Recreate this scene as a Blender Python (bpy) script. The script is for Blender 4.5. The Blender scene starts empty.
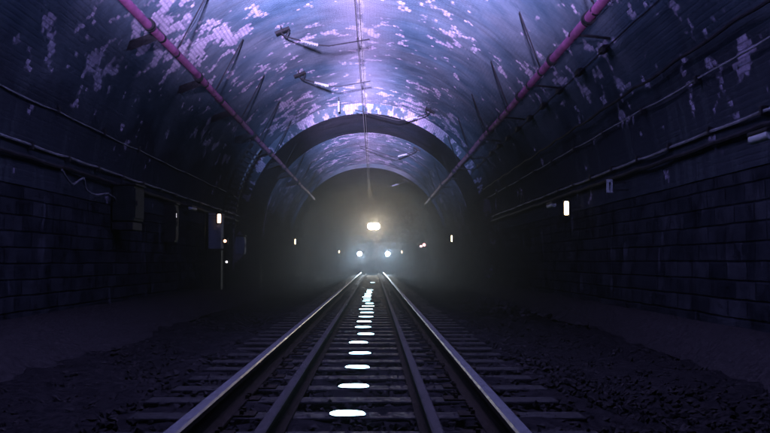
import bpy, bmesh, math, random
from mathutils import Vector, Matrix
R = math.radians
random.seed(7)
sc = bpy.context.scene
col = sc.collection

# ------------------------------------------------------------------ camera
cam = bpy.data.cameras.new('camera'); camo = bpy.data.objects.new('camera', cam); col.objects.link(camo)
cam.sensor_width = 36.0; cam.lens = 36.0 * 1000 / 770.0
cam.clip_start = 0.05; cam.clip_end = 600
PITCH, YAW = R(2.60), R(-0.63)
camo.location = (0, 0, 0.72)
camo.rotation_euler = (R(90) + PITCH, 0, YAW)
sc.camera = camo
# ------------------------------------------------------------------ world (the tunnel is closed; almost none of it gets in)
w = bpy.data.worlds.new('World'); sc.world = w; w.use_nodes = True
nt = w.node_tree; bg = nt.nodes['Background']
sky = nt.nodes.new('ShaderNodeTexSky'); sky.sky_type = 'NISHITA'; sky.sun_disc = False
sky.sun_elevation = R(1); sky.sun_rotation = R(180)
nt.links.new(sky.outputs[0], bg.inputs[0]); bg.inputs[1].default_value = 0.02
# ------------------------------------------------------------------ spot lights; the fills behind the camera are added
def spot(name, loc, target, power, colr, cone, blend=1.0, radius=0.1, shape=None):
    l = bpy.data.lights.new(name, 'SPOT'); o = bpy.data.objects.new(name, l); col.objects.link(o)
    l.energy = power; l.color = colr; l.spot_size = R(cone); l.spot_blend = blend; l.shadow_soft_size = radius
    o.location = loc
    d = Vector(target) - Vector(loc)
    o.rotation_euler = d.to_track_quat('-Z', 'Y').to_euler()
    return o
LILAC = (0.62, 0.50, 1.0)
spot('crown_fill', (-0.3, -3.5, 1.3), (-0.25, 22, 10.4), 640000, LILAC, 32, 1.0, 0.25)  # unseen spot behind the camera, added to light the crown
spot('far_vault_fill', (-0.3, -3.5, 1.3), (-0.25, 40, 5.75), 1500000, (0.60, 0.50, 1.0), 7.4, 1.0, 0.2)  # added narrow spot without a fixture, brightens the far vault
spot('wall_fill', (-0.3, -3.0, 1.3), (-0.3, 16, 9.8), 3200, (0.16, 0.30, 1.0), 62, 1.0, 0.25)  # added weak blue fill for walls and cables, no fixture
for side in (-1, 1):
    spot('haunch_fill', (-0.3, -3.5, 1.3), (-0.3+side*2.85, 42, 4.55), 200000, (0.30, 0.45, 1.0), 6.4, 1.0, 0.2)  # added pair of unseen spots, tinting the far haunches blue
TRAIN_Y = 71.5
HEADLIGHT_POWER, DITCH_POWER = 2900, 1700
# ------------------------------------------------------------------ exposure / sampling
sc.view_settings.view_transform = 'Standard'; sc.view_settings.look = 'None'
sc.view_settings.exposure = 0.0; sc.view_settings.gamma = 1.0; sc.view_settings.use_curve_mapping = False
sc.render.engine = 'CYCLES'
cy = sc.cycles
cy.use_denoising = True; cy.denoising_input_passes = 'RGB'
try: cy.denoiser = 'OPENIMAGEDENOISE'
except Exception: pass
cy.max_bounces = 6; cy.diffuse_bounces = 1; cy.glossy_bounces = 3; cy.volume_bounces = 0
cy.sample_clamp_indirect = 4.0; cy.use_light_tree = True
cy.volume_max_steps = 64

# ================================================================== helpers
def tag(o, label=None, cat=None, group=None, kind=None):
    if label: o['label'] = label
    if cat: o['category'] = cat
    if group: o['group'] = group
    if kind: o['kind'] = kind
    return o
def empty(name, loc=(0, 0, 0), rz=0):
    o = bpy.data.objects.new(name, None); col.objects.link(o)
    o.location = loc; o.rotation_euler = (0, 0, rz); o.empty_display_size = 0.2
    return o
def link(name, me, mats, parent=None, smooth=False):
    o = bpy.data.objects.new(name, me); col.objects.link(o)
    for m in (mats if isinstance(mats, (list, tuple)) else [mats]): me.materials.append(m)
    if parent is not None: o.parent = parent
    if smooth:
        for p in me.polygons: p.use_smooth = True
    return o
class MB:
    def __init__(s): s.v = []; s.f = []; s.m = []; s.mi = 0
    def add(s, vs, fs):
        b = len(s.v); s.v += [tuple(p) for p in vs]
        for f in fs: s.f.append(tuple(b + i for i in f)); s.m.append(s.mi)
    def box(s, lo, hi, mat=None, bev=0.0):
        x0, y0, z0 = lo; x1, y1, z1 = hi
        bm = bmesh.new(); bmesh.ops.create_cube(bm, size=1)
        for v in bm.verts:
            v.co = Vector(((x0+x1)/2 + v.co.x*(x1-x0), (y0+y1)/2 + v.co.y*(y1-y0), (z0+z1)/2 + v.co.z*(z1-z0)))
        if bev > 0: bmesh.ops.bevel(bm, geom=bm.edges[:], offset=bev, segments=2, affect='EDGES', profile=0.5)
        if mat is not None: bm.transform(mat)
        bm.verts.index_update()
        s.add([v.co for v in bm.verts], [[v.index for v in f.verts] for f in bm.faces]); bm.free()
    def tube(s, pts, r, n=8, cap=True):
        pts = [Vector(p) for p in pts]; rs = r if isinstance(r, (list, tuple)) else [r]*len(pts)
        vs = []; fs = []
        for i, p in enumerate(pts):
            d = (pts[min(i+1, len(pts)-1)] - pts[max(i-1, 0)]).normalized()
            a = Vector((0, 0, 1)) if abs(d.z) < 0.9 else Vector((0, 1, 0))
            u = d.cross(a).normalized(); w_ = u.cross(d)
            for k in range(n):
                t = 2*math.pi*k/n; vs.append(p + (u*math.cos(t) + w_*math.sin(t))*rs[i])
        for i in range(len(pts)-1):
            for k in range(n):
                a, b = i*n+k, i*n+(k+1) % n
                fs.append((a, b, b+n, a+n))
        if cap: fs.append(tuple(range(n))[::-1]); fs.append(tuple((len(pts)-1)*n+k for k in range(n)))
        s.add(vs, fs)
    def prism(s, poly, y0, y1):           # polygon in x,z extruded along y
        n = len(poly); vs = [(x, y0, z) for x, z in poly] + [(x, y1, z) for x, z in poly]
        fs = [(k, (k+1) % n, (k+1) % n+n, k+n) for k in range(n)] + [tuple(range(n))[::-1], tuple(range(n, 2*n))]
        s.add(vs, fs)
    def build(s, name, mats, parent=None, smooth=False):
        me = bpy.data.meshes.new(name); me.from_pydata(s.v, [], s.f); me.update()
        bm = bmesh.new(); bm.from_mesh(me); bmesh.ops.recalc_face_normals(bm, faces=bm.faces[:]); bm.to_mesh(me); bm.free()
        for p, mi in zip(me.polygons, s.m): p.material_index = mi
        o = link(name, me, mats, parent)
        if smooth:
            for p in me.polygons: p.use_smooth = True
            try: me.set_sharp_from_angle(angle=R(40))
            except Exception: pass
        return o

# ------------------------------------------------------------------ material helpers
def newmat(name):
    m = bpy.data.materials.new(name); m.use_nodes = True
    t = m.node_tree; t.nodes.clear()
    out = t.nodes.new('ShaderNodeOutputMaterial'); b = t.nodes.new('ShaderNodeBsdfPrincipled')
    t.links.new(b.outputs[0], out.inputs[0])
    return m, t, b
class N:
    def __init__(s, t): s.t = t
    def n(s, typ, **kw):
        x = s.t.nodes.new(typ)
        for k, v in kw.items(): setattr(x, k, v)
        return x
    def L(s, a, b): s.t.links.new(a, b)
    def math(s, op, a, b=None, c=None, clamp=False):
        x = s.n('ShaderNodeMath', operation=op); x.use_clamp = clamp
        for i, v in enumerate((a, b, c)):
            if v is None: continue
            if isinstance(v, (int, float)): x.inputs[i].default_value = v
            else: s.L(v, x.inputs[i])
        return x.outputs[0]
    def noise(s, vec, scale, detail=4, rough=0.55, dist=0.0):
        x = s.n('ShaderNodeTexNoise'); x.inputs['Scale'].default_value = scale; x.inputs['Detail'].default_value = detail
        x.inputs['Roughness'].default_value = rough; x.inputs['Distortion'].default_value = dist
        s.L(vec, x.inputs['Vector']); return x.outputs['Fac']
    def ramp(s, f, a, b, ca=(0, 0, 0), cb=(1, 1, 1)):
        x = s.n('ShaderNodeValToRGB'); e = x.color_ramp.elements
        e[0].position = a; e[1].position = b; e[0].color = (*ca, 1); e[1].color = (*cb, 1); s.L(f, x.inputs[0]); return x.outputs[0]
    def mix(s, f, a, b, mode='MIX'):
        x = s.n('ShaderNodeMix', data_type='RGBA', blend_type=mode)
        for i, v in ((0, f), (6, a), (7, b)):
            if isinstance(v, (int, float)): x.inputs[i].default_value = v
            elif isinstance(v, tuple): x.inputs[i].default_value = (*v, 1)
            else: s.L(v, x.inputs[i])
        return x.outputs[2]
    def comb(s, x, y, z=0.0):
        c = s.n('ShaderNodeCombineXYZ')
        for i, v in enumerate((x, y, z)):
            if isinstance(v, (int, float)): c.inputs[i].default_value = v
            else: s.L(v, c.inputs[i])
        return c.outputs[0]
    def bump(s, h, b, strength=0.5, dist=0.02):
        x = s.n('ShaderNodeBump'); x.inputs['Strength'].default_value = strength; x.inputs['Distance'].default_value = dist
        s.L(h, x.inputs['Height']); s.L(x.outputs[0], b.inputs['Normal'])
def simple(name, c1, c2, rough=0.6, metal=0.0, scale=8.0, bump=0.2, rough2=None, spec=0.5):
    m, t, b = newmat(name); k = N(t)
    tc = k.n('ShaderNodeTexCoord').outputs['Object']
    f = k.noise(tc, scale, 6, 0.65)
    k.L(k.ramp(f, 0.35, 0.68, c1, c2), b.inputs['Base Color'])
    b.inputs['Metallic'].default_value = metal
    b.inputs['Specular IOR Level'].default_value = spec
    if rough2 is None: b.inputs['Roughness'].default_value = rough
    else: k.L(k.ramp(k.noise(tc, scale*2.3, 4), 0.35, 0.65, (rough,)*3, (rough2,)*3), b.inputs['Roughness'])
    if bump: k.bump(k.noise(tc, scale*4, 5), b, bump, 0.01)
    return m
def emit(name, c, s):
    m = bpy.data.materials.new(name); m.use_nodes = True; t = m.node_tree; t.nodes.clear()
    o = t.nodes.new('ShaderNodeOutputMaterial'); e = t.nodes.new('ShaderNodeEmission')
    e.inputs[0].default_value = (*c, 1); e.inputs[1].default_value = s; t.links.new(e.outputs[0], o.inputs[0]); m.cycles.emission_sampling = 'FRONT' if name in ('strip_glow', 'warm_lamp', 'white_lamp') else 'NONE'; return m

# ------------------------------------------------------------------ masonry lining: UV u = metres round the arch from the crown, v = metres along
def lining_mat(name, paint=1.0, dirt=1.0, base_a=(0.070, 0.100, 0.130), base_b=(0.17, 0.20, 0.245), low_tone=(0.013, 0.016, 0.021), crown=2.3, spread=3.2, seed=0.0, streak=True, patches=()):
    m, t, b = newmat(name); k = N(t)
    uv = k.n('ShaderNodeUVMap'); uv.uv_map = 'UVMap'
    sp = k.n('ShaderNodeSeparateXYZ'); k.L(uv.outputs[0], sp.inputs[0]); u, v = sp.outputs[0], sp.outputs[1]
    v = k.math('ADD', v, seed)
    P = k.comb(u, v)
    au = k.math('ABSOLUTE', u)
    # bricks: courses 85 mm round the arch, 240 mm long along the tunnel, half bond
    ci = k.math('DIVIDE', u, 0.072); cif = k.math('FLOOR', ci); fu = k.math('SUBTRACT', ci, cif)
    par = k.math('MULTIPLY', k.math('MODULO', k.math('ABSOLUTE', cif), 2), 0.5)
    bi = k.math('ADD', k.math('DIVIDE', v, 0.13), par); bif = k.math('FLOOR', bi); fv = k.math('SUBTRACT', bi, bif)
    eu = k.math('MINIMUM', fu, k.math('SUBTRACT', 1.0, fu)); ev = k.math('MULTIPLY', k.math('MINIMUM', fv, k.math('SUBTRACT', 1.0, fv)), 1.8)
    joint = k.ramp(k.math('MINIMUM', eu, ev), 0.06, 0.2)          # 0 in the joint, 1 on the brick
    Q = k.comb(k.math('MULTIPLY', cif, 0.072), k.math('MULTIPLY', bif, 0.13))
    wn = k.n('ShaderNodeTexWhiteNoise'); wn.noise_dimensions = '2D'; k.L(Q, wn.inputs['Vector']); rnd = wn.outputs['Value']
    # soft background
    big = k.noise(P, 0.35, 4, 0.6); med = k.noise(P, 1.3, 6, 0.62)
    g = k.ramp(med, 0.3, 0.7, base_a, base_b)
    g = k.mix(k.ramp(big, 0.42, 0.62), g, k.mix(1.0, g, (0.66, 0.90, 1.0), 'MULTIPLY'))
    # darker colour away from the crown
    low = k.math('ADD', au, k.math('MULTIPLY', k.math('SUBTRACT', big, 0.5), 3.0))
    g = k.mix(k.ramp(k.math('DIVIDE', low, 8.0), crown/8.0, (crown+spread)/8.0), g, low_tone)
    # narrow drips running down the arch
    dr = k.noise(k.comb(k.math('MULTIPLY', u, 0.25), k.math('MULTIPLY', v, 5.0)), 1.0, 5, 0.6)
    g = k.mix(k.math('MULTIPLY', k.ramp(dr, 0.52, 0.72), 0.45), g, (0.035, 0.045, 0.05))
    # left-over limewash, in whole bricks
    Qd = k.comb(k.math('MULTIPLY', k.math('ADD', k.math('MULTIPLY', cif, 0.072), u), 0.5*1.05), k.math('MULTIPLY', k.math('ADD', k.math('MULTIPLY', bif, 0.13), v), 0.5*0.75))
    n1 = k.noise(Qd, 2.5, 3, 0.55); n2 = k.noise(Qd, 0.55, 2, 0.5)
    thr = k.math('ADD', n1, k.math('MULTIPLY', k.math('SUBTRACT', n2, 0.5), 0.55))
    thr = k.math('ADD', thr, k.math('MULTIPLY', k.math('SUBTRACT', rnd, 0.5), 0.05))
    thr = k.math('SUBTRACT', thr, k.math('MULTIPLY', au, 0.012))
    for (s0, v0, rs, rv, am) in patches:
        g1 = k.math('POWER', k.math('DIVIDE', k.math('SUBTRACT', u, s0), rs), 2.0); g2 = k.math('POWER', k.math('DIVIDE', k.math('SUBTRACT', v, v0+seed), rv), 2.0)
        thr = k.math('ADD', thr, k.math('MULTIPLY', k.math('POWER', 2.718, k.math('MULTIPLY', k.math('ADD', g1, g2), -1.0)), am))
    mask = k.ramp(thr, 0.590/paint, 0.640/paint)
    fine = k.noise(P, 9, 5, 0.7)
    mask = k.math('MULTIPLY', mask, k.ramp(fine, 0.28, 0.45))
    wash = k.mix(rnd, (0.42, 0.34, 0.47), (0.58, 0.49, 0.61))
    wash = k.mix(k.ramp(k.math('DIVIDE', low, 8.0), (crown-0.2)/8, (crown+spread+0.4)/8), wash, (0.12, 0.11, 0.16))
    mort = k.mix(0.4, wash, g)
    wash = k.mix(joint, k.mix(0.55, g, wash), wash)
    c = k.mix(mask, k.mix(k.math('MULTIPLY', k.math('SUBTRACT', 1.0, joint), 0.08), g, (0.05, 0.055, 0.06)), wash)
    if streak:   # lime seam along the crown, and a wide paler tone fading away from it
        wob = k.noise(k.comb(0.0, v), 0.8, 4, 0.6)
        du = k.math('ABSOLUTE', k.math('ADD', u, k.math('MULTIPLY', k.math('SUBTRACT', wob, 0.5), 0.22)))
        sm = k.math('SUBTRACT', 1.0, k.ramp(du, 0.02, 0.075))
        gate = k.ramp(k.noise(k.comb(u, k.math('MULTIPLY', v, 0.5)), 1.1, 4, 0.6), 0.42, 0.52)
        c = k.mix(k.math('MULTIPLY', sm, gate), c, (0.80, 0.76, 0.78))
        crown_tone = k.math('SUBTRACT', 1.0, k.ramp(du, 0.1, 2.6))
        c = k.mix(k.math('MULTIPLY', crown_tone, 0.42), c, (0.40, 0.35, 0.43))
    c = k.mix(1.0, c, (dirt,)*3, 'MULTIPLY')
    k.L(c, b.inputs['Base Color'])
    b.inputs['Roughness'].default_value = 1.0; b.inputs['Specular IOR Level'].default_value = 0.0
    h = k.math('ADD', k.math('MULTIPLY', joint, 0.5), k.math('ADD', k.math('MULTIPLY', rnd, 0.35), k.math('MULTIPLY', med, 1.2)))
    h = k.math('ADD', h, k.math('MULTIPLY', mask, 0.25))
    k.bump(h, b, 0.45, 0.015)
    return m
def stone_mat(name, c1, c2, c3):
    m, t, b = newmat(name); k = N(t)
    uv = k.n('ShaderNodeUVMap'); uv.uv_map = 'UVMap'
    sp = k.n('ShaderNodeSeparateXYZ'); k.L(uv.outputs[0], sp.inputs[0]); u, v = sp.outputs[0], sp.outputs[1]
    P = k.comb(v, u)
    nz = k.n('ShaderNodeTexNoise'); nz.inputs['Scale'].default_value = 1.6; k.L(P, nz.inputs['Vector'])
    vm = k.n('ShaderNodeVectorMath', operation='MULTIPLY_ADD'); k.L(nz.outputs['Color'], vm.inputs[0])
    vm.inputs[1].default_value = (0.05, 0.03, 0); k.L(P, vm.inputs[2])
    br = k.n('ShaderNodeTexBrick'); br.inputs['Scale'].default_value = 1.0; br.inputs['Brick Width'].default_value = 0.60
    br.inputs['Row Height'].default_value = 0.21; br.inputs['Mortar Size'].default_value = 0.022; br.inputs['Mortar Smooth'].default_value = 1.0
    br.inputs['Color1'].default_value = (*c1, 1); br.inputs['Color2'].default_value = (*c2, 1); br.inputs['Mortar'].default_value = (*c3, 1)
    br.offset = 0.43; k.L(vm.outputs[0], br.inputs['Vector'])
    med = k.noise(P, 2.2, 7, 0.68); fine = k.noise(P, 14, 5, 0.7)
    c = k.mix(1.0, br.outputs['Color'], k.ramp(med, 0.25, 0.8, (0.12, 0.12, 0.14), (1.9, 1.9, 1.9)), 'MULTIPLY')
    lime = k.noise(k.comb(k.math('MULTIPLY', v, 1.4), k.math('MULTIPLY', u, 0.5)), 1.5, 6, 0.65)
    c = k.mix(k.ramp(lime, 0.60, 0.76), c, (0.055, 0.06, 0.08))
    k.L(c, b.inputs['Base Color'])
    b.inputs['Roughness'].default_value = 1.0; b.inputs['Specular IOR Level'].default_value = 0.0
    h = k.math('ADD', k.math('MULTIPLY', k.math('SUBTRACT', 1.0, br.outputs['Fac']), 1.0), k.math('ADD', med, k.math('MULTIPLY', fine, 0.35)))
    k.bump(h, b, 0.5, 0.03)
    return m

M = {}
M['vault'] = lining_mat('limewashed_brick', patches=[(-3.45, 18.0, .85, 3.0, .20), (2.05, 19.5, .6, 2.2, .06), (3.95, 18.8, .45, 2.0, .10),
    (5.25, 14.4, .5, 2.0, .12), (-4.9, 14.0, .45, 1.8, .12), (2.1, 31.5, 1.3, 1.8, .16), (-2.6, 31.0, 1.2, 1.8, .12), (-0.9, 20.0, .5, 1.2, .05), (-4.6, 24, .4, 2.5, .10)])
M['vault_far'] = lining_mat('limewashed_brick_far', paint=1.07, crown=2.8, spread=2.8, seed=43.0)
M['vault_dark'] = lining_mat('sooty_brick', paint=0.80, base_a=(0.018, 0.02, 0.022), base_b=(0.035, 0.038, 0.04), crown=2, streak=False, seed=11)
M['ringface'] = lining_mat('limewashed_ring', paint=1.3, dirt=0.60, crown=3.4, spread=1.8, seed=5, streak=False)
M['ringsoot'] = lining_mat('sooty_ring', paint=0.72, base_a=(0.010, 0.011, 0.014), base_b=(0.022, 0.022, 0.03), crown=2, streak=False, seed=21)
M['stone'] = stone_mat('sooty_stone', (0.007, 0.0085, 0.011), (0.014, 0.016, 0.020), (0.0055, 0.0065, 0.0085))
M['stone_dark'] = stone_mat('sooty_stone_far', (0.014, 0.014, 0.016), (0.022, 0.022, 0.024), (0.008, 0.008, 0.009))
M['bench'] = simple('silted_concrete', (0.008, 0.0075, 0.009), (0.018, 0.017, 0.019), 0.95, scale=16, bump=1.0, spec=0.0)
M['ballast'] = simple('dirty_ballast', (0.004, 0.004, 0.005), (0.010, 0.0095, 0.011), 0.95, scale=14, bump=1.0, spec=0.0)
M['ballast_stone'] = simple('ballast_stone', (0.004, 0.004, 0.005), (0.016, 0.015, 0.017), 0.9, scale=3, bump=0.2, spec=0.02)
M['tie'] = simple('oily_timber', (0.003, 0.003, 0.004), (0.009, 0.009, 0.011), 0.5, scale=9, bump=0.6, rough2=0.85, spec=0.03)
M['rust'] = simple('rusty_steel', (0.005, 0.004, 0.004), (0.010, 0.008, 0.008), 0.9, metal=0.0, scale=20, bump=0.2, rough2=0.95, spec=0.02)
M['railtop'] = simple('polished_rail', (0.018, 0.020, 0.030), (0.036, 0.040, 0.058), 0.36, metal=1.0, scale=6, bump=0.03, rough2=0.48)
M['guardtop'] = simple('dull_guard_rail', (0.005, 0.005, 0.008), (0.013, 0.012, 0.017), 0.7, metal=0.0, scale=12, bump=0.15, rough2=0.85, spec=0.06)
M['pink'] = simple('magenta_paint', (0.09, 0.025, 0.07), (0.24, 0.065, 0.18), 0.75, scale=2.2, bump=0.12, rough2=0.9, spec=0.15)
M['black'] = simple('black_iron', (0.003, 0.003, 0.004), (0.009, 0.009, 0.011), 0.8, metal=0.0, scale=14, bump=0.2, spec=0.08)
M['grey'] = simple('galvanised', (0.03, 0.032, 0.036), (0.055, 0.057, 0.065), 0.8, metal=0.0, scale=14, bump=0.1, spec=0.08)
M['cablegrey'] = simple('dusty_cable', (0.012, 0.014, 0.018), (0.10, 0.105, 0.13), 0.85, scale=2.0, bump=0.1)
M['cabledark'] = simple('dark_cable', (0.005, 0.005, 0.007), (0.014, 0.014, 0.018), 0.9, scale=4, bump=0.1, spec=0.05)
M['porcelain'] = simple('porcelain', (0.10, 0.10, 0.12), (0.15, 0.14, 0.17), 0.3, scale=6, bump=0)
M['copper'] = simple('contact_wire', (0.03, 0.028, 0.03), (0.05, 0.045, 0.05), 0.8, metal=0.0, scale=10, bump=0)
M['cabinet'] = simple('cabinet_paint', (0.004, 0.006, 0.006), (0.008, 0.010, 0.011), 0.8, scale=5, bump=0.1, spec=0.04)
M['panelblue'] = simple('pale_door_paint', (0.04, 0.05, 0.08), (0.08, 0.095, 0.14), 0.8, scale=5, bump=0.1, spec=0.04)
M['signwhite'] = simple('sign_white', (0.10, 0.11, 0.13), (0.18, 0.19, 0.22), 0.7, scale=12, bump=0.05)
M['loco'] = simple('loco_dark_paint', (0.006, 0.006, 0.007), (0.012, 0.012, 0.013), 0.8, scale=3, bump=0.05, spec=0.05)
M['locoframe'] = simple('loco_frame', (0.015, 0.015, 0.016), (0.035, 0.032, 0.03), 0.7, scale=8, bump=0.2)
M['glass'] = simple('cab_glass', (0.004, 0.005, 0.006), (0.006, 0.007, 0.008), 0.25, scale=2, bump=0, spec=0.03)
M['headlens'] = emit('headlight_lens', (1.0, 0.80, 0.55), 60)
M['ditchlens'] = emit('ditch_lens', (0.62, 0.82, 1.0), 40)
M['warmlamp'] = emit('warm_lamp', (1.0, 0.58, 0.38), 7)
M['whitelamp'] = emit('white_lamp', (1.0, 0.74, 0.42), 9)
M['dimlamp'] = emit('dim_lamp', (0.85, 0.80, 0.95), 3.0)
M['stripglow'] = emit('strip_glow', (0.45, 0.84, 1.0), 14.0)  # glow given to the ovals standing in for bright track marks
M['redlamp'] = emit('red_lamp', (1.0, 0.34, 0.36), 9)
M['pinklamp'] = emit('pink_lamp', (1.0, 0.55, 0.62), 8)
M['orangelamp'] = emit('orange_lamp', (1.0, 0.45, 0.30), 4)
# ================================================================== tunnel lining
AX = -0.30
def profile(Rr, cz, base, n=56):
    """points from the left wall foot over the crown to the right wall foot, with arc coordinate from the crown"""
    pts = []
    half = math.pi*Rr/2
    for i in range(n+1):
        a = math.pi - math.pi*i/n
        pts.append((AX + Rr*math.cos(a), cz + Rr*math.sin(a), -half + half*2*i/n))
    return pts
def sheet(name, pts, ys, mat, parent, jit=0.0, axis=(AX, 1.7)):
    me = bpy.data.meshes.new(name); V = []; F = []; n = len(pts)
    for j, y in enumerate(ys):
        for i, (x, z, s_) in enumerate(pts):
            d = Vector((x-axis[0], z-axis[1])); L_ = d.length or 1; d /= L_
            q = jit*(math.sin(s_*2.1+y*0.9)+math.sin(s_*0.7-y*1.7+2)+math.sin(s_*4.3+y*3.1))*0.4 if jit else 0
            V.append((x+d.x*q, y, z+d.y*q))
    for j in range(len(ys)-1):
        for i in range(n-1):
            a = j*n+i; F.append((a, a+n, a+n+1, a+1))
    me.from_pydata(V, [], F); me.update()
    uv = me.uv_layers.new(name='UVMap')
    for p in me.polygons:
        for li in p.loop_indices:
            vi = me.loops[li].vertex_index; uv.data[li].uv = (pts[vi % n][2], ys[vi//n])
    return link(name, me, mat, parent, smooth=True)
def frange(a, b, st):
    n = max(1, int(round((b-a)/st))); return [a + (b-a)*i/n for i in range(n+1)]
def wall_pts(Rr, cz, side, base=-0.35, n=8):
    half = math.pi*Rr/2; out = []
    for i in range(n+1):
        z = cz+.05 + (base-cz-.05)*i/n; out.append((AX + side*(Rr+.01), z, side*(half + (cz-z))))
    return out if side > 0 else out[::-1]
def lining(label, Rr, cz, y0, y1, vm, wm, jit, st, endcaps=()):
    root = tag(empty('tunnel_lining', (0, 0, 0)), label, 'tunnel lining')
    ys = frange(y0, y1, st)
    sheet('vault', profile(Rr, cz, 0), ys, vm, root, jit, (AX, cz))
    for s_ in (-1, 1):
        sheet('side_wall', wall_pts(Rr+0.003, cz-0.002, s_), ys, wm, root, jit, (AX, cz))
    for yc in endcaps:
        P = profile(Rr+0.05, cz, 0); mb = MB()
        ring = [(x, z) for x, z, _ in P] + [(AX+Rr+0.05, -0.4), (AX-Rr-0.05, -0.4)]
        mb.add([(x, yc, z) for x, z in ring], [tuple(range(len(ring)))])
        mb.build('end_wall', M['black'], root)
    return root
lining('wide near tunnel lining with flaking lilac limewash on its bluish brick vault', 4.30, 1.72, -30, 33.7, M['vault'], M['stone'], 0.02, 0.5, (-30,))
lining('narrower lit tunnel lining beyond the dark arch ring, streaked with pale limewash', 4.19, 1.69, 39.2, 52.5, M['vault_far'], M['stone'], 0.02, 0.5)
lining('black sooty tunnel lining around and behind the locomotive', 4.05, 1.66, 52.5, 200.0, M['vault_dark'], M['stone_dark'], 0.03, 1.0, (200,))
# arch ring: front face toward the camera, soffit, back face
ring = tag(empty('arch_ring', (0, 33.7, 0)), 'sooty masonry arch ring with pale limewashed front edge, narrowing the tunnel', 'arch ring')
def annulus(name, ra, rb, cza, czb, y, mat, parent, splay=0.0):
    A = profile(ra, cza, 0); B = profile(rb, czb, 0)
    A = [(AX-ra, -0.35, A[0][2]-2)] + A + [(AX+ra, -0.35, A[-1][2]+2)]
    B = [(AX-rb, -0.35, 0)] + B + [(AX+rb, -0.35, 0)]
    me = bpy.data.meshes.new(name); n = len(A); K = 4
    V = []; UV = []
    for j in range(K+1):
        f = j/K
        for i in range(n):
            V.append((A[i][0]*(1-f)+B[i][0]*f, y + splay*f, A[i][1]*(1-f)+B[i][1]*f)); UV.append((A[i][2], f*(ra-rb)*2.0))
    F = [(j*n+i, j*n+i+1, (j+1)*n+i+1, (j+1)*n+i) for j in range(K) for i in range(n-1)]
    me.from_pydata(V, [], F); me.update(); uv = me.uv_layers.new(name='UVMap')
    for p in me.polygons:
        for li in p.loop_indices: uv.data[li].uv = UV[me.loops[li].vertex_index]
    o = link(name, me, mat, parent); o.location = (0, -parent.location.y, 0) if parent else (0, 0, 0); return o
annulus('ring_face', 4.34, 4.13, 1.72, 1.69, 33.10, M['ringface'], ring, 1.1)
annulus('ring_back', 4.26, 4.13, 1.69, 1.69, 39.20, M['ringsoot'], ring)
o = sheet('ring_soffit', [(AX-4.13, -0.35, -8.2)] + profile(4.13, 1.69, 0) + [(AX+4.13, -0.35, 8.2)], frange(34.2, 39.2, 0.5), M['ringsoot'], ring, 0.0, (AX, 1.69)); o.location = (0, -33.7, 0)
o = annulus('ring_back', 4.24, 4.02, 1.69, 1.66, 52.5, M['vault_dark'], ring); o.name = 'inner_step'

# ================================================================== ground
def ground():
    me = bpy.data.meshes.new('ground'); xs = frange(-5.2, 5.0, 0.15); ys = frange(-31, 3, 1.0)[:-1] + frange(3, 40, 0.2) + frange(41, 201, 2.0)
    V = []
    for y in ys:
        for x in xs:
            d = abs(x+0.11); z = -0.185
            if d > 1.35: z -= min(0.16, (d-1.35)*0.22)
            z += 0.016*(math.sin(x*9.1+y*3.3)+math.sin(x*4.7-y*6.1)+random.uniform(-.8, .8))
            if d > 1.5: z += 0.02*(math.sin(x*2.1+y*0.9)+math.sin(y*0.37+x))
            V.append((x, y, z))
    n = len(xs); F = [(j*n+i, j*n+i+1, (j+1)*n+i+1, (j+1)*n+i) for j in range(len(ys)-1) for i in range(n-1)]
    me.from_pydata(V, [], F); me.update(); o = link('ground', me, M['ballast'], None, smooth=True); tag(o, kind='structure', label='dark ballast floor of the tunnel'); return o
ground()
def bench(side):
    xw = AX + side*4.25
    xi = 3.35 if side > 0 else -3.25
    V = []; ys = frange(-30, 200, 0.8); K = 9
    for y in ys:
        e = 0.10*math.sin(y*0.45+side) + 0.05*math.sin(y*1.3) + random.uniform(-.03, .03)
        for j in range(K+1):
            f = j/K; x = xi + side*e*(1-f)
            x = x + (xw+side*0.1-x)*f
            z = -0.32 + 0.34*(1-(1-f)**2.6) + random.uniform(-.012, .012)*(f > 0)
            V.append((x, y, z-0.02))
    n = K+1; F = [(j*n+i, j*n+i+1, (j+1)*n+i+1, (j+1)*n+i) for j in range(len(ys)-1) for i in range(K)]
    me = bpy.data.meshes.new('path'); me.from_pydata(V, [], F); me.update()
    o = link('path', me, M['bench'], None, smooth=True); tag(o, kind='structure', label='pale silted cess path along the %s wall foot' % ('right' if side > 0 else 'left'))
bench(-1); bench(1)
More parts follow.
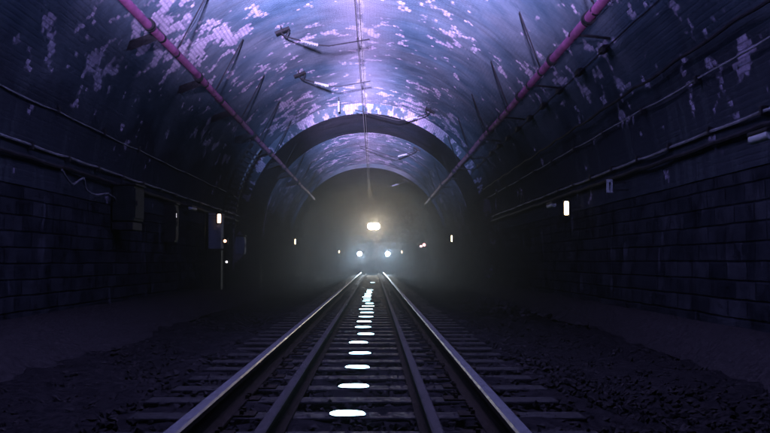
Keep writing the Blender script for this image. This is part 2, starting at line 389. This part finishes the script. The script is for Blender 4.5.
# loose stones
def stones():
    mb = MB(); rr = random.Random(3)
    base = [(1, 0, 0), (-1, 0, 0), (0, 1, 0), (0, -1, 0), (0, 0, 1), (0, 0, -1)]
    faces = [(0, 2, 4), (2, 1, 4), (1, 3, 4), (3, 0, 4), (2, 0, 5), (1, 2, 5), (3, 1, 5), (0, 3, 5)]
    def stone(x, y, z, s_):
        q = Matrix.Rotation(rr.uniform(0, 6.28), 3, Vector((rr.random()-.5, rr.random()-.5, rr.random()-.5+.01)).normalized())
        sx, sy, sz = s_*rr.uniform(.7, 1.3), s_*rr.uniform(.7, 1.3), s_*rr.uniform(.5, .9)
        mb.add([Vector((x, y, z)) + q @ Vector((a*sx*rr.uniform(.8, 1.2), b_*sy*rr.uniform(.8, 1.2), c*sz)) for a, b_, c in base], faces)
    for i in range(15000):
        y = 3.2 + 38*rr.random()**2.0; x = -0.11 + rr.uniform(-3.4, 3.4)
        d = abs(x+0.11); z = -0.176 - (min(0.16, (d-1.35)*0.22) if d > 1.35 else 0)
        stone(x, y, z, rr.uniform(0.018, 0.036))
    for i in range(420):      # rubble heap at right
        y = rr.gauss(24, 4); x = rr.gauss(2.7, 0.35); stone(x, y, -0.26+0.12*math.exp(-((x-2.7)/.4)**2), rr.uniform(0.03, 0.08))
    o = mb.build('ballast_stones', M['ballast_stone']); tag(o, 'loose dark ballast stones strewn between and beside the rails', 'ballast', kind='stuff')
stones()

# ================================================================== track
TCX = -0.112
def rail_poly(cx, top, s=1.0):
    h = [(-.07, -.155), (.07, -.155), (.07, -.142), (.014, -.125), (.010, -.045), (.035, -.034), (.036, -.008), (.026, 0), (-.026, 0), (-.036, -.008), (-.035, -.034), (-.010, -.045), (-.014, -.125), (-.07, -.142)]
    return [(cx + x*s, top + z*s) for x, z in h]
def rail(cx, top, s, mats, label, name, group):
    mb = MB(); P = rail_poly(cx, top, s); n = len(P); ys = [-29.5] + frange(0, 60, 6) + [100, 199.5]
    V = [(x, y, z) for y in ys for x, z in P]
    for j in range(len(ys)-1):
        for i in range(n):
            mb.mi = 1 if i in (6, 7, 8) else 0
            mb.add([V[j*n+i], V[j*n+(i+1) % n], V[(j+1)*n+(i+1) % n], V[(j+1)*n+i]], [(0, 1, 2, 3)])
    mb.mi = 0; mb.add(V[:n], [tuple(range(n))]); mb.add(V[-n:], [tuple(range(n))])
    o = mb.build(name, mats); tag(o, label, 'rail', group); return o
RM = [M['rust'], M['railtop']]
rail(TCX-0.752, 0, 1.0, RM, 'left running rail with a polished shining head', 'running_rail', 'running rails')
rail(TCX+0.752, 0, 1.0, RM, 'right running rail with a polished shining head', 'running_rail', 'running rails')
GM = [M['rust'], M['guardtop']]
rail(TCX-0.40, -0.035, 0.78, GM, 'dull guard rail inside the left running rail', 'guard_rail', 'guard rails')
rail(TCX+0.40, -0.035, 0.78, GM, 'dull guard rail inside the right running rail', 'guard_rail', 'guard rails')
# sleepers
TIE = 0.632; Y0 = 5.78
def make_sleeper():
    mb = MB(); mb.box((-1.30, -.115, -.30), (1.30, .115, -.155), bev=0.012)
    o = mb.build('sleeper', M['tie']); tag(o, 'dark oily timber sleeper bedded in the ballast under both rails', 'sleeper', 'sleepers under the track')
    for sx in (-1, 1):
        p = MB(); p.box((sx*0.752-.17, -.09, -.1555), (sx*0.752+.17, .09, -.143), bev=0.003)
        for ax, ay in ((-.095, .055), (-.095, -.055), (.095, .055), (.095, -.055)):
            p.box((sx*0.752+ax-.012, ay-.012, -.146), (sx*0.752+ax+.012, ay+.012, -.118), bev=0.003)
        p.build('tie_plate', M['rust'], o)
    return o
sl = make_sleeper(); first = True
for i in range(-4, 172):
    y = Y0 + i*TIE
    if first: o = sl; first = False
    else:
        o = sl.copy(); col.objects.link(o)
        if y < 30:
            for ch in sl.children:
                c = ch.copy(); col.objects.link(c); c.parent = o
    o.location = (TCX + random.uniform(-.03, .03), y + random.uniform(-.015, .015), random.uniform(-.006, .003))
    o.rotation_euler = (0, 0, random.uniform(-.012, .012))
# ovals with built-in glow standing in for bright track marks, every second sleeper
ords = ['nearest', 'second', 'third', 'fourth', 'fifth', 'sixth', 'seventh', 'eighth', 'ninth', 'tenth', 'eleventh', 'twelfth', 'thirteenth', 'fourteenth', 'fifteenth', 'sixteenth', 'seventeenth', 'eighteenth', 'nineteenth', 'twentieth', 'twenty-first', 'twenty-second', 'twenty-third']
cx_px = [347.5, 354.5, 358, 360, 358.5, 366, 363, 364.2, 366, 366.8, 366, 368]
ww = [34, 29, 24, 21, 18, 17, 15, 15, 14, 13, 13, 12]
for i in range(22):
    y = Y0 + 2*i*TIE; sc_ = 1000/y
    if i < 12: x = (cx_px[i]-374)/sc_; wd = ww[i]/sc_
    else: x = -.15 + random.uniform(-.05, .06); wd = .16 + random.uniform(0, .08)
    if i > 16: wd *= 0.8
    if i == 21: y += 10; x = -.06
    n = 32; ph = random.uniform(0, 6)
    root = empty('glow_strip', (x, y, -.152)); root.rotation_euler = (0, 0, random.uniform(-.03, .14))
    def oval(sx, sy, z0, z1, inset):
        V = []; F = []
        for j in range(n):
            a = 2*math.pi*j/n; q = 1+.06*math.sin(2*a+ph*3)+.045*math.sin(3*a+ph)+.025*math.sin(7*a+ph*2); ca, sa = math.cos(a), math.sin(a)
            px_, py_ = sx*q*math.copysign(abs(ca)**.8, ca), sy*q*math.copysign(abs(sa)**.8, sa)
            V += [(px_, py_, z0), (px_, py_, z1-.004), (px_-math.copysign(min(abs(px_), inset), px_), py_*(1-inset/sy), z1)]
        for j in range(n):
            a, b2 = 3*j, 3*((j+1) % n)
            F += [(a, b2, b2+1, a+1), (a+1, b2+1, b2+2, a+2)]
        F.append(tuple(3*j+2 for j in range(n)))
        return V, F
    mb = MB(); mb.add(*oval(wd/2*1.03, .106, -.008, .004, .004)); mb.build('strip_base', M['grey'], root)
    mb = MB(); mb.add(*oval(wd/2*.97, .094, .002, .011, .008)); mb.build('glowing_top', M['stripglow'], root, True)
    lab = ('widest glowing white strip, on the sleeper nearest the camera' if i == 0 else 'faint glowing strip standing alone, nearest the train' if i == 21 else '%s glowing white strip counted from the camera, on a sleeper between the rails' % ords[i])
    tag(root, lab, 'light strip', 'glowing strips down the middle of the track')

# ================================================================== pipes, cables
def on_vault(x_over_z_px, y_px, Rv):   # direction from the camera (px) -> point on the vault, returns x,z per plane
    pass
def fire_main(x, z, side, label, zs_up, zs_low, cps, arm_end, low_end):
    root = tag(empty('water_pipe', (x, 0, z)), label, 'pipe', 'pipes along the vault')
    mb = MB(); mb.tube([(0, -29, 0)] + [(0.01*math.sin(y*.4), y, 0.012*math.sin(y*.8)) for y in frange(-20, 54, 2)] , 0.062, 16); mb.build('pipe_run', M['pink'], root, True)
    for y in cps:
        mb = MB(); mb.tube([(0, y-.07, 0), (0, y+.07, 0)], 0.078, 16)
        for dy in (-.05, .05): mb.tube([(0, y+dy-.012, 0), (0, y+dy+.012, 0)], 0.09, 16)
        mb.build('coupling', M['black'], root, True)
    e = Vector((arm_end[0]-x, 0, arm_end[1]-z)); d = e.normalized()
    for y in zs_up:
        mb = MB(); mb.tube([(0, y-.03, 0), (0, y+.03, 0)], 0.072, 16)
        mb.tube([(0, y, 0), d*0.2 + Vector((0, y, 0)), e + Vector((0, y, 0))], 0.011, 6)
        mb.tube([d*0.12 + Vector((0, y+.05, 0)), e*0.55+Vector((0, y+.16, 0)), e+Vector((0, y+.03, 0))], 0.005, 6)
        mb.build('hanger_arm', M['black'], root)
    l = Vector((low_end[0]-x, 0, low_end[1]-z))
    for y in zs_low:
        mb = MB(); mb.tube([(0, y-.04, 0), (0, y+.04, 0)], 0.073, 16)
        mb.tube([(0, y, 0), l*0.5+Vector((0, y-.02, 0)), l+Vector((0, y, 0))], 0.02, 6)
        out = Vector((l.z, 0, -l.x)).normalized()*side
        if side < 0: mb.add([Vector((0, y, 0)) + l*0.1, Vector((0, y, 0)) + l*1.15 + Vector((-side*.02, 0, .0)), Vector((0, y+.10, 0)) + l*0.8 + Vector((side*.12, 0, .12)), Vector((0, y+.03, 0)) + l*0.1 + Vector((side*.1, 0, .1))], [(0, 1, 2, 3)])
        mb.build('wall_bracket', M['black'], root)
    return root
fire_main(-3.24, 4.13, -1, 'magenta pipe clamped high along the left haunch of the vault', [12.3+3.92*i for i in range(11)], [11.2+3.92*i for i in range(9)], [14.3, 18.3, 20.9, 26.5, 31, 36, 42, 50], (-2.66, 4.98+.26), (-3.72, 3.95))
fire_main(2.81, 3.91, 1, 'magenta pipe clamped high along the right haunch of the vault', [12.5+4.1*i for i in range(10)], [9.9+4.0*i for i in range(10)], [12.95, 15.6, 19.1, 24, 29, 35, 41, 49], (2.44, 4.92), (3.32, 3.86))

def cable(pts, r, mat, name, label, cat='cable', group=None, clips=None, n=6):
    root = tag(empty(name, pts[0]), label, cat, group); o0 = Vector(pts[0])
    mb = MB(); mb.tube([Vector(p)-o0 for p in pts], r, n); mb.build('cable_run' if cat == 'cable' else 'wire_strand', mat, root, True)
    if clips:
        for (p) in clips:
            c = MB(); q = Vector(p)-o0; c.box(q-Vector((.035, .03, .05)), q+Vector((.035, .03, .05)), bev=.006); c.build('cleat', M['black'], root)
    return root
def sagline(x, z, y0, y1, st, sag, ph=0):
    pts = []; y = y0
    while y < y1-1e-6:
        for q in (0, .25, .5, .75):
            pts.append((x, y+q*st, z - sag*4*q*(1-q) + .006*math.sin(y*1.3+ph)))
        y += st
    pts.append((x, y1, z)); return pts
ckw = dict()
for side, xw in ((-1, -4.53), (1, 3.93)):
    word = 'left' if side < 0 else 'right'
    cable(sagline(xw, 2.27 if side < 0 else 2.24, 2, 66, 1.6, .012), .019, M['cablegrey'], 'wall_cable', 'dusty pale cable, the brighter upper one of the pair on the %s wall' % word, group='cables along the walls', clips=[(xw, 2+1.6*i, 2.25) for i in range(38)])
    cable(sagline(xw, 2.10, 2, 66, 1.6, .015, 1), .028, M['cabledark'], 'wall_cable', 'thick black cable hung just below the pale one on the %s wall' % word, group='cables along the walls')
    x2 = -4.44 if side < 0 else 3.79
    cable(sagline(x2, 2.83 if side < 0 else 2.87, 2, 60, 2.4, .015, 2), .011, M['cablegrey'], 'wall_cable', 'thin conduit on the %s wall at the foot of the vault' % word, group='cables along the walls', clips=[(x2, 2+2.4*i, 2.85) for i in range(24)])
cable(sagline(3.66, 3.17, 2, 60, 2.0, .03, 2), .02, M['cabledark'], 'wall_cable', 'upper dark cable on the right vault, above the thin conduit', group='cables along the walls')
# cleated cable below the right pipe
hooks = [14.5+1.75*i for i in range(14)]
root = cable(sagline(3.36, 3.82, 4, 50, 1.75, .01, 3), .010, M['cabledark'], 'wall_cable', 'thin dark cable on chunky cleats just below the right magenta pipe', group='cables along the walls')
for y in hooks:
    c = MB(); c.box((-.04, y-4-.16, -.04), (.05, y-4+.16, .05), bev=.01); c.tube([(0, y-4-.16, 0), (-.05, y-4-.20, -.10)], .02, 6); c.build('cleat', M['black'], root)
def smooth_pts(P, n=6):
    P = [Vector(p) for p in P]; out = []
    for i in range(len(P)-1):
        a, b_, c, d = P[max(i-1, 0)], P[i], P[i+1], P[min(i+2, len(P)-1)]
        for q in range(n):
            t_ = q/n; out.append(0.5*((2*b_)+(c-a)*t_+(2*a-5*b_+4*c-d)*t_*t_+(3*b_-a-3*c+d)*t_**3))
    return out + [P[-1]]
# drooping cable feeding the box on the left wall
pp = lambda px, py, Z: ((px-374)*Z/1000, Z, .72+(262-py)*Z/1000)
cable(smooth_pts([pp(62, 170, 14.4), pp(72, 184, 14.8), pp(80, 180, 15.1), pp(84, 179, 15.3), pp(87, 190, 15.6), pp(96, 195, 16.1), pp(108, 194, 16.8), pp(117, 200, 17.6)]), .016, M['cablegrey'], 'drooping_cable', 'pale looping cable drooping from the wall cable down to the dark box')

# curved cable ladder climbing the left haunch before the ring
root = tag(empty('cable_ladder', (-4.2, 29.2, 1.9)), 'curved dark cable ladder with rungs, climbing the left wall before the arch ring', 'cable ladder')
for dr, nm in ((0.10, 'ladder_rail'), (0.42, 'ladder_rail')):
    mb = MB(); P = [(AX+(4.22-dr)*math.cos(a)+4.2, 0, 1.72+(4.22-dr)*math.sin(a)-1.9) for a in [R(180-2.2*i) for i in range(-1, 18)]]
    P = [(P[0][0], 0, -1.4)] + P
    mb.tube(P, .03, 6); mb.build(nm, M['grey' if dr > .2 else 'black'], root, True)
mb = MB()
for i in range(0, 16):
    a = R(180-2.2*i-1); mb.box((-.22, -.05, -.03), (.20, .05, .03), mat=Matrix.Translation((AX+(4.22-.26)*math.cos(a)+4.2, 0, 1.72+(4.22-.26)*math.sin(a)-1.9)) @ Matrix.Rotation(-a, 4, 'Y'))
mb.build('rungs', M['black'], root)

# ================================================================== overhead wire and its arms
WX, WZ = -.345, 5.40
cable(sagline(WX, WZ-.01, -20, 130, 10, .03), .011, M['copper'], 'contact_wire', 'lower overhead contact wire hung under the crown of the vault', 'wire', 'overhead wires')
cable(sagline(WX+.07, WZ+.13, -20, 130, 5, .05), .008, M['copper'], 'catenary_wire', 'upper thin overhead wire just above the contact wire', 'wire', 'overhead wires')
def arm(y, side, label):
    """side -1: fixed to the vault on the left of the wire"""
    root = tag(empty('wire_arm', (side*1.78+AX*0.3 if side > 0 else -1.90, y, 5.70)), label, 'bracket arm', 'bracket arms holding the overhead wire')
    x0 = root.location.x
    # anchor on the vault
    dx = x0-AX; zc = 1.72+math.sqrt(4.24**2-dx**2) if y < 33.7 else 1.69+math.sqrt((4.16 if y < 52.5 else 4.02)**2-dx**2)
    root.location.z = zc-.14; az = zc-.14
    mb = MB(); mb.box((-.16, -.05, .06), (.16, .05, .12), mat=Matrix.Rotation(math.atan2(dx, zc-1.7)*1.0, 4, 'Y'), bev=.008)
    for s_ in (-1, 1): mb.tube([(s_*.11, 0, .09-abs(0)), (-side*.03, 0, -.04)], .016, 6)
    for s_ in (-1, 1): mb.tube([(s_*.06, s_*.06, .12), (s_*.06, s_*.06, .18)], .012, 6)
    mb.build('anchor', M['black'], root)
    s = -side
    mb = MB(); mb.tube([(0, 0, -.03), (s*.36, 0, -.03 - .10)], .016, 8); mb.build('stub', M['black'], root)
    mb = MB(); n = 15
    pts = [(s*(.36+.36*i/n), 0, -.13-.09*i/n) for i in range(n+1)]
    mb.tube(pts, [.022 if i % 2 else .040 for i in range(n+1)], 10); mb.build('insulator', M['porcelain'], root, True)
    mb = MB(); xe = (WX + s*.25) - x0; ze = WZ + .012 - az
    mb.tube([(s*.72, 0, -.22), (s*.95, 0, min(-.24, ze+.02)), (xe, 0, ze)], .013, 8)
    mb.build('arm_tube', M['black'], root)
    mb = MB(); q = Vector((WX-x0, 0, ze)); mb.box(q-Vector((.02, .03, .04)), q+Vector((.02, .03, .03)), bev=.005); mb.build('wire_clamp', M['black'], root)
    return root
arm(15.9, -1, 'bracket arm from the left, the one closest overhead')
arm(20.9, -1, 'nearest visible bracket arm, reaching from the left with a pale insulator')
arm(25.8, -1, 'second bracket arm from the left, below and beyond the nearest one')
arm(30.7, 1, 'bracket arm from the right, just in front of the arch ring')
arm(40.2, 1, 'bracket arm from the right, just beyond the dark arch ring')
arm(53.8, 1, 'farthest bracket arm, at the edge of the dark above the headlight')
root = tag(empty('hanging_insulator', (-1.12, 31.5, 5.9)), 'short pale insulator hanging from the vault before the arch ring', 'insulator')
mb = MB(); mb.tube([(0, 0, .15), (0, 0, -.1)], .012, 6); mb.tube([(-.1, 0, .02), (.12, 0, .12)], .012, 6); mb.build('hook', M['black'], root)
mb = MB(); mb.tube([(0, 0, -.1-.03*i) for i in range(12)], [.022 if i % 2 else .045 for i in range(12)], 10); mb.build('insulator_body', M['porcelain'], root, True)

# ================================================================== lineside equipment
def lamp(loc, side, h, wd, mat, label, lit=True):
    root = tag(empty('wall_lamp', loc), label, 'lamp', 'lamps along the tunnel walls')
    mb = MB(); s = side
    mb.box((-.02+s*.06, -.05, -h/2-.04), (.02+s*.06, .05, h/2+.04), bev=.006); mb.tube([(s*.06, 0, 0), (s*.28, 0, .02)], .014, 6)
    mb.box((-wd*.8, -.045, h/2), (wd*.8, .045, h/2+.025), bev=.004); mb.box((-wd*.8, -.045, -h/2-.025), (wd*.8, .045, -h/2), bev=.004)
    mb.build('housing', M['black'], root)
    mb = MB(); mb.tube([(0, 0, -h/2), (0, 0, -h/2+.02), (0, 0, h/2-.02), (0, 0, h/2)], [wd*.35, wd*.5, wd*.5, wd*.35], 12); mb.build('lamp_tube', mat, root, True)
    return root
lamp((3.62, 18.75, 1.73), 1, .26, .085, M['whitelamp'], 'brightest wall lamp, warm white, upright on the right wall')
lamp((-4.18, 27.0, 1.89), -1, .24, .10, M['warmlamp'], 'warm pinkish lit wall lamp beside the pale cabinet on the left wall')
lamp((-4.09, 52.0, 1.77), -1, .26, .055, M['whitelamp'], 'small lit lamp on the left wall inside the dark, left of the headlight')
lamp((3.50, 45.0, 1.77), 1, .28, .055, M['whitelamp'], 'small lit lamp on the right wall just past the arch ring')
lamp((-4.04, 116, 1.90), -1, .26, .08, M['whitelamp'], 'tiny far lamp just left of the left ditch light')
lamp((3.45, 124, 1.95), 1, .26, .08, M['whitelamp'], 'tiny far lamp just right of the right ditch light')
lamp((-4.38, 22.0, 1.74), -1, .13, .08, M['dimlamp'], 'tiny dim lilac lamp on the narrow switch box of the left wall')
def unlit(loc, side, label, L_=.42):
    root = tag(empty('unlit_lamp', loc), label, 'lamp', 'unlit lamps on the tunnel walls')
    mb = MB(); mb.box((-.05, -L_/2, .03), (.05, L_/2, .07), bev=.01); mb.tube([(side*.02, 0, .05), (side*.32, 0, .12)], .016, 6); mb.build('housing', M['black'], root)
    mb = MB(); mb.tube([(0, -L_/2+.02, 0), (0, L_/2-.02, 0)], .048, 12); mb.build('diffuser', M['signwhite'], root, True)
unlit((-4.42, 24.4, 2.02), -1, 'unlit grey tube lamp beneath the cables on the left wall', .7)
unlit((3.72, 20.9, 1.90), 1, 'unlit grey tube lamp just left of the brightest right wall lamp', .7)
unlit((3.76, 9.62, 1.93), 1, 'unlit shiny tube lamp at the right edge of the view', .5)
# number plate on the right wall
root = tag(empty('marker_plate', (3.67, 15.5, 1.90)), 'small pale upright marker plate with a dark stroke, under the right cables', 'sign')
mb = MB(); mb.box((-.048, -.006, -.105), (.048, .006, .105), bev=.004); mb.build('plate', M['signwhite'], root)
mb = MB(); mb.add([(-.008, -.0085, -.06), (.010, -.0085, -.06), (.010, -.0085, .035), (.022, -.0085, .03), (.001, -.0085, .075), (-.02, -.0085, .03), (-.008, -.0085, .035)], [(0, 1, 2, 3, 4, 5, 6)]); mb.build('stroke_mark', M['black'], root)
mb = MB(); mb.tube([(0, .01, .06), (.3, .01, .06)], .01, 6); mb.tube([(0, .01, -.06), (.3, .01, -.06)], .01, 6); mb.build('plate_bracket', M['black'], root)
# boxes on the left wall
def wallbox(name, lo, hi, mat, label, cat, door=True):
    c = ((lo[0]+hi[0])/2, lo[1], lo[2]); root = tag(empty(name, c), label, cat); q = Vector(c)
    mb = MB(); mb.box(Vector(lo)-q, Vector(hi)-q, bev=.012); mb.build('cabinet_body', mat, root)
    mb = MB(); l = Vector(lo)-q; h = Vector(hi)-q
    mb.box((l.x-.03, l.y-.03, h.z+.002), (h.x+.04, h.y+.03, h.z+.04), bev=.008); mb.build('cabinet_lid', M['black'], root)
    mb = MB(); mb.box((h.x+.002, l.y+.05, l.z+.05), (h.x+.018, h.y-.05, h.z-.05), bev=.004); d = mb.build('door', mat, root)
    mb = MB(); mb.box((h.x+.02, l.y+.09, (l.z+h.z)/2-.05), (h.x+.045, l.y+.115, (l.z+h.z)/2+.05), bev=.004); mb.build('handle', M['black'], d)
    return root
rt = wallbox('equipment_box', (-4.58, 17.5, 1.44), (-4.20, 18.25, 2.06), M['cabinet'], 'large dark grey equipment box bolted to the left wall below the cables', 'equipment box')
mb = MB(); mb.box((.0-.2, .02, -.16), (.17, .72, -.02), bev=.01); mb.build('cable_gland', M['black'], rt)
wallbox('switch_box', (-4.60, 21.9, 1.15), (-4.36, 22.3, 1.98), M['black'], 'narrow black switch box on the left wall, between box and cabinet', 'switch box')
root = tag(empty('relay_cabinet', (-4.3, 27.2, .0)), 'tall pale blue relay cabinet in a dark frame against the left wall', 'cabinet')
mb = MB(); mb.box((-.20, 0, 1.08), (.14, .5, 1.98), bev=.012); mb.box((-.20, -.02, 2.0), (.16, .52, 2.04), bev=.008); mb.build('cabinet_body', M['panelblue'], root)
mb = MB(); mb.box((-.36, -.06, -.1), (-.28, .02, 2.85), bev=.01); mb.box((-.40, -.055, 1.0), (.16, .0, 1.05), bev=.004); mb.box((-.40, .1, 2.5), (.05, .16, 2.56), bev=.004); mb.box((-.28, .05, -.1), (.14, .42, 1.04), bev=.01); mb.build('frame', M['black'], root)
mb = MB(); mb.box((-.14, -.014, 1.14), (.08, -.003, 1.92), bev=.004); d = mb.build('door', M['panelblue'], root)
mb = MB(); mb.box((.04, -.03, 1.5), (.055, -.016, 1.6)); mb.build('handle', M['black'], d)
# dwarf signal posts
def signal(loc, label, lamps, top):
    root = tag(empty('signal_post', loc), label, 'signal')
    mb = MB(); mb.tube([(0, 0, -.2), (0, 0, top)], .03, 8); mb.box((-.12, -.12, -.32), (.12, .12, -.18), bev=.02); mb.build('post', M['black'], root, True)
    for (x, z, r, mt) in lamps:
        mb = MB(); mb.box((x-r*1.6, -.10, z-r*1.9), (x+r*1.6, .08, z+r*1.9), bev=.01); mb.tube([(x, -.10, z), (x, -.2, z)], r*1.35, 12, cap=False); hd = mb.build('signal_head', M['black'], root)
        mb = MB(); mb.tube([(x, -.105, z), (x, -.125, z), (x, -.135, z)], [r, r*.95, r*.5], 14); mb.build('lens', M[mt], hd, True)
    return root
signal((-3.98, 27.0, 0), 'thin signal post with a small orange lamp left of the track', [(-.02, 1.28, .042, 'orangelamp'), (.03, .72, .03, 'dimlamp')], 1.75)
signal((2.55, 53.0, 0), 'signal post with two small pinkish red lamps right of the train', [(-.06, 1.55, .055, 'pinklamp'), (.10, 1.62, .075, 'redlamp')], 1.95)
rt = wallbox('junction_box', (-4.24, 30.6, .95), (-3.98, 31.1, 1.5), M['panelblue'], 'small junction box low on the left wall just before the arch ring', 'junction box')

# ================================================================== locomotive
loco = tag(empty('locomotive', (TCX+.09, TRAIN_Y, 0)), 'dark diesel locomotive facing the camera with headlight and two ditch lights blazing', 'locomotive')
LX = loco.location.x
mb = MB(); mb.box((-1.5, .6, 1.25), (1.5, 19.5, 1.55), bev=.03); mb.box((-.5, .2, .8), (.5, 19.7, 1.25), bev=.02)
mb.box((-1.1, 7.2, .45), (1.1, 12.4, 1.22), bev=.18); mb.build('underframe', M['locoframe'], loco)
mb = MB(); mb.prism([(-.95, 1.55), (.95, 1.55), (.95, 2.55), (.75, 2.85), (-.75, 2.85), (-.95, 2.55)], .9, 2.4); mb.build('nose', M['loco'], loco)
mb = MB(); mb.prism([(-1.5, 1.55), (1.5, 1.55), (1.5, 3.5), (1.25, 3.95), (.6, 4.12), (-.6, 4.12), (-1.25, 3.95), (-1.5, 3.5)], 2.4, 5.0); cab = mb.build('cab', M['loco'], loco)
for sx in (-1, 1):
    mb = MB(); mb.prism([(sx*.12, 2.92), (sx*.86, 2.92), (sx*.86, 3.42), (sx*.5, 3.58), (sx*.36, 3.08)] if False else [(sx*.34, 2.92), (sx*.98, 2.92), (sx*1.02, 3.5), (sx*.36, 3.55)], 2.38, 2.397); mb.build('windscreen', M['glass'], cab)
    mb = MB(); mb.prism([(sx*1.1, 2.2), (sx*1.4, 2.2), (sx*1.4, 3.4), (sx*1.1, 3.45)], 2.38, 2.397); mb.build('windscreen', M['glass'], cab)
    mb = MB(); x = sx*1.502; mb.box((min(x, x+sx*.015), 2.9, 2.75), (max(x, x+sx*.015), 4.4, 3.4), bev=.004); mb.build('side_window', M['glass'], cab)
mb = MB(); mb.prism([(-.85, 1.55), (.85, 1.55), (.85, 3.6), (.6, 3.95), (-.6, 3.95), (-.85, 3.6)], 5.02, 18.6)
mb.box((-.5, 7.0, 3.955), (.5, 8.2, 4.2), bev=.05); mb.build('long_hood', M['loco'], loco)
mb = MB(); mb.box((-1.55, .45, .95), (1.55, .6, 1.6), bev=.02)
mb.prism([(-1.4, .18), (1.4, .18), (1.5, .95), (-1.5, .95)], .30, .44); mb.build('pilot_plow', M['locoframe'], loco)
mb = MB(); mb.box((-.12, -.25, .80), (.12, .28, 1.02), bev=.03); mb.box((-.20, -.42, .76), (.16, -.2, 1.06), bev=.05); mb.build('coupler', M['locoframe'], loco)
for sx in (-1, 1):
    mb = MB(); mb.tube([(sx*1.45, .5, 1.6), (sx*1.45, .5, 2.55), (sx*.55, .5, 2.6), (sx*.55, .5, 1.6)], .022, 8); mb.tube([(sx*1.5, .7, 2.55), (sx*1.5, 2.3, 2.55)], .02, 8); mb.build('handrail', M['grey'], loco)
    mb = MB()
    for zz in (.35, .65, .95): mb.box((sx*1.25-.22, .62, zz), (sx*1.25+.22, .95, zz+.04))
    mb.build('step', M['locoframe'], loco)
for yc in (3.4, 16.0):
    bg_ = MB(); 
    for sx in (-1, 1): bg_.box((sx*1.05-.08, yc-1.9, .55), (sx*1.05+.08, yc+1.9, .95), bev=.03)
    bo = bg_.build('bogie', M['locoframe'], loco)
    for dy in (-1.5, 0, 1.5):
        for sx in (-1, 1):
            mb = MB(); x = sx*.752-(LX-TCX); mb.tube([(x-.065, yc+dy, .50), (x+.065, yc+dy, .50)], .49, 24); mb.build('wheel', M['rust'], bo, True)
# lamps
def beam(px, z, lens_mat, r, power, colr, tgt, name, twin):
    mb = MB(); wd = .47 if twin else .2
    mb.box((px-wd, 0.0, z-r-.04), (px+wd, .35, z+r+.04), bev=.03)
    h = mb.build(name, M['locoframe'], loco)
    for dx in ((-.2, .2) if twin else (0,)):
        l = MB(); l.tube([(px+dx, -.004, z), (px+dx, -.02, z), (px+dx, -.028, z)], [r, r*.9, r*.4], 20); l.build('lens', M[lens_mat], h, True)
    if z > 2:   # carried on the cab front
        h.location.y = 1.95
        s = MB(); s.box((px-.3, .35, z-.1), (px+.3, .5, z+.1)); s.build('lamp_bracket', M['locoframe'], h)
    y = TRAIN_Y + (1.95 if z > 2 else 0) - .06
    return spot(name + '_beam', (LX+px, y, z), tgt, power, colr, 0, 1.0, .08)
HY = TRAIN_Y+1.95
hl = beam(0.0, 3.34, 'headlens', .25, HEADLIGHT_POWER, (1.0, 0.78, 0.52), (-.05, 10, 2.9), 'headlight', True)
hl.data.spot_size = R(84)
for sx in (-1, 1):
    d = beam(sx*1.0, 1.30, 'ditchlens', .165, DITCH_POWER, (0.55, 0.78, 1.0), (LX+sx*.6, 10, 1.0), 'ditch_light', False)
    d.data.spot_size = R(76)

# ================================================================== haze
mb = MB(); mb.box((-9, -40, -1.6), (9, 206, 9)); m = bpy.data.materials.new('haze_air'); m.use_nodes = True; t = m.node_tree; t.nodes.clear()
out = t.nodes.new('ShaderNodeOutputMaterial'); pv = t.nodes.new('ShaderNodeVolumePrincipled')
pv.inputs['Color'].default_value = (0.82, 0.86, 0.92, 1); pv.inputs['Density'].default_value = 0.0009; pv.inputs['Anisotropy'].default_value = 0.89
t.links.new(pv.outputs[0], out.inputs['Volume'])
m.cycles.volume_sampling = 'EQUIANGULAR'; m.cycles.homogeneous_volume = True
hz = mb.build('haze', m); tag(hz, 'thin haze filling the tunnel', 'haze', kind='stuff')
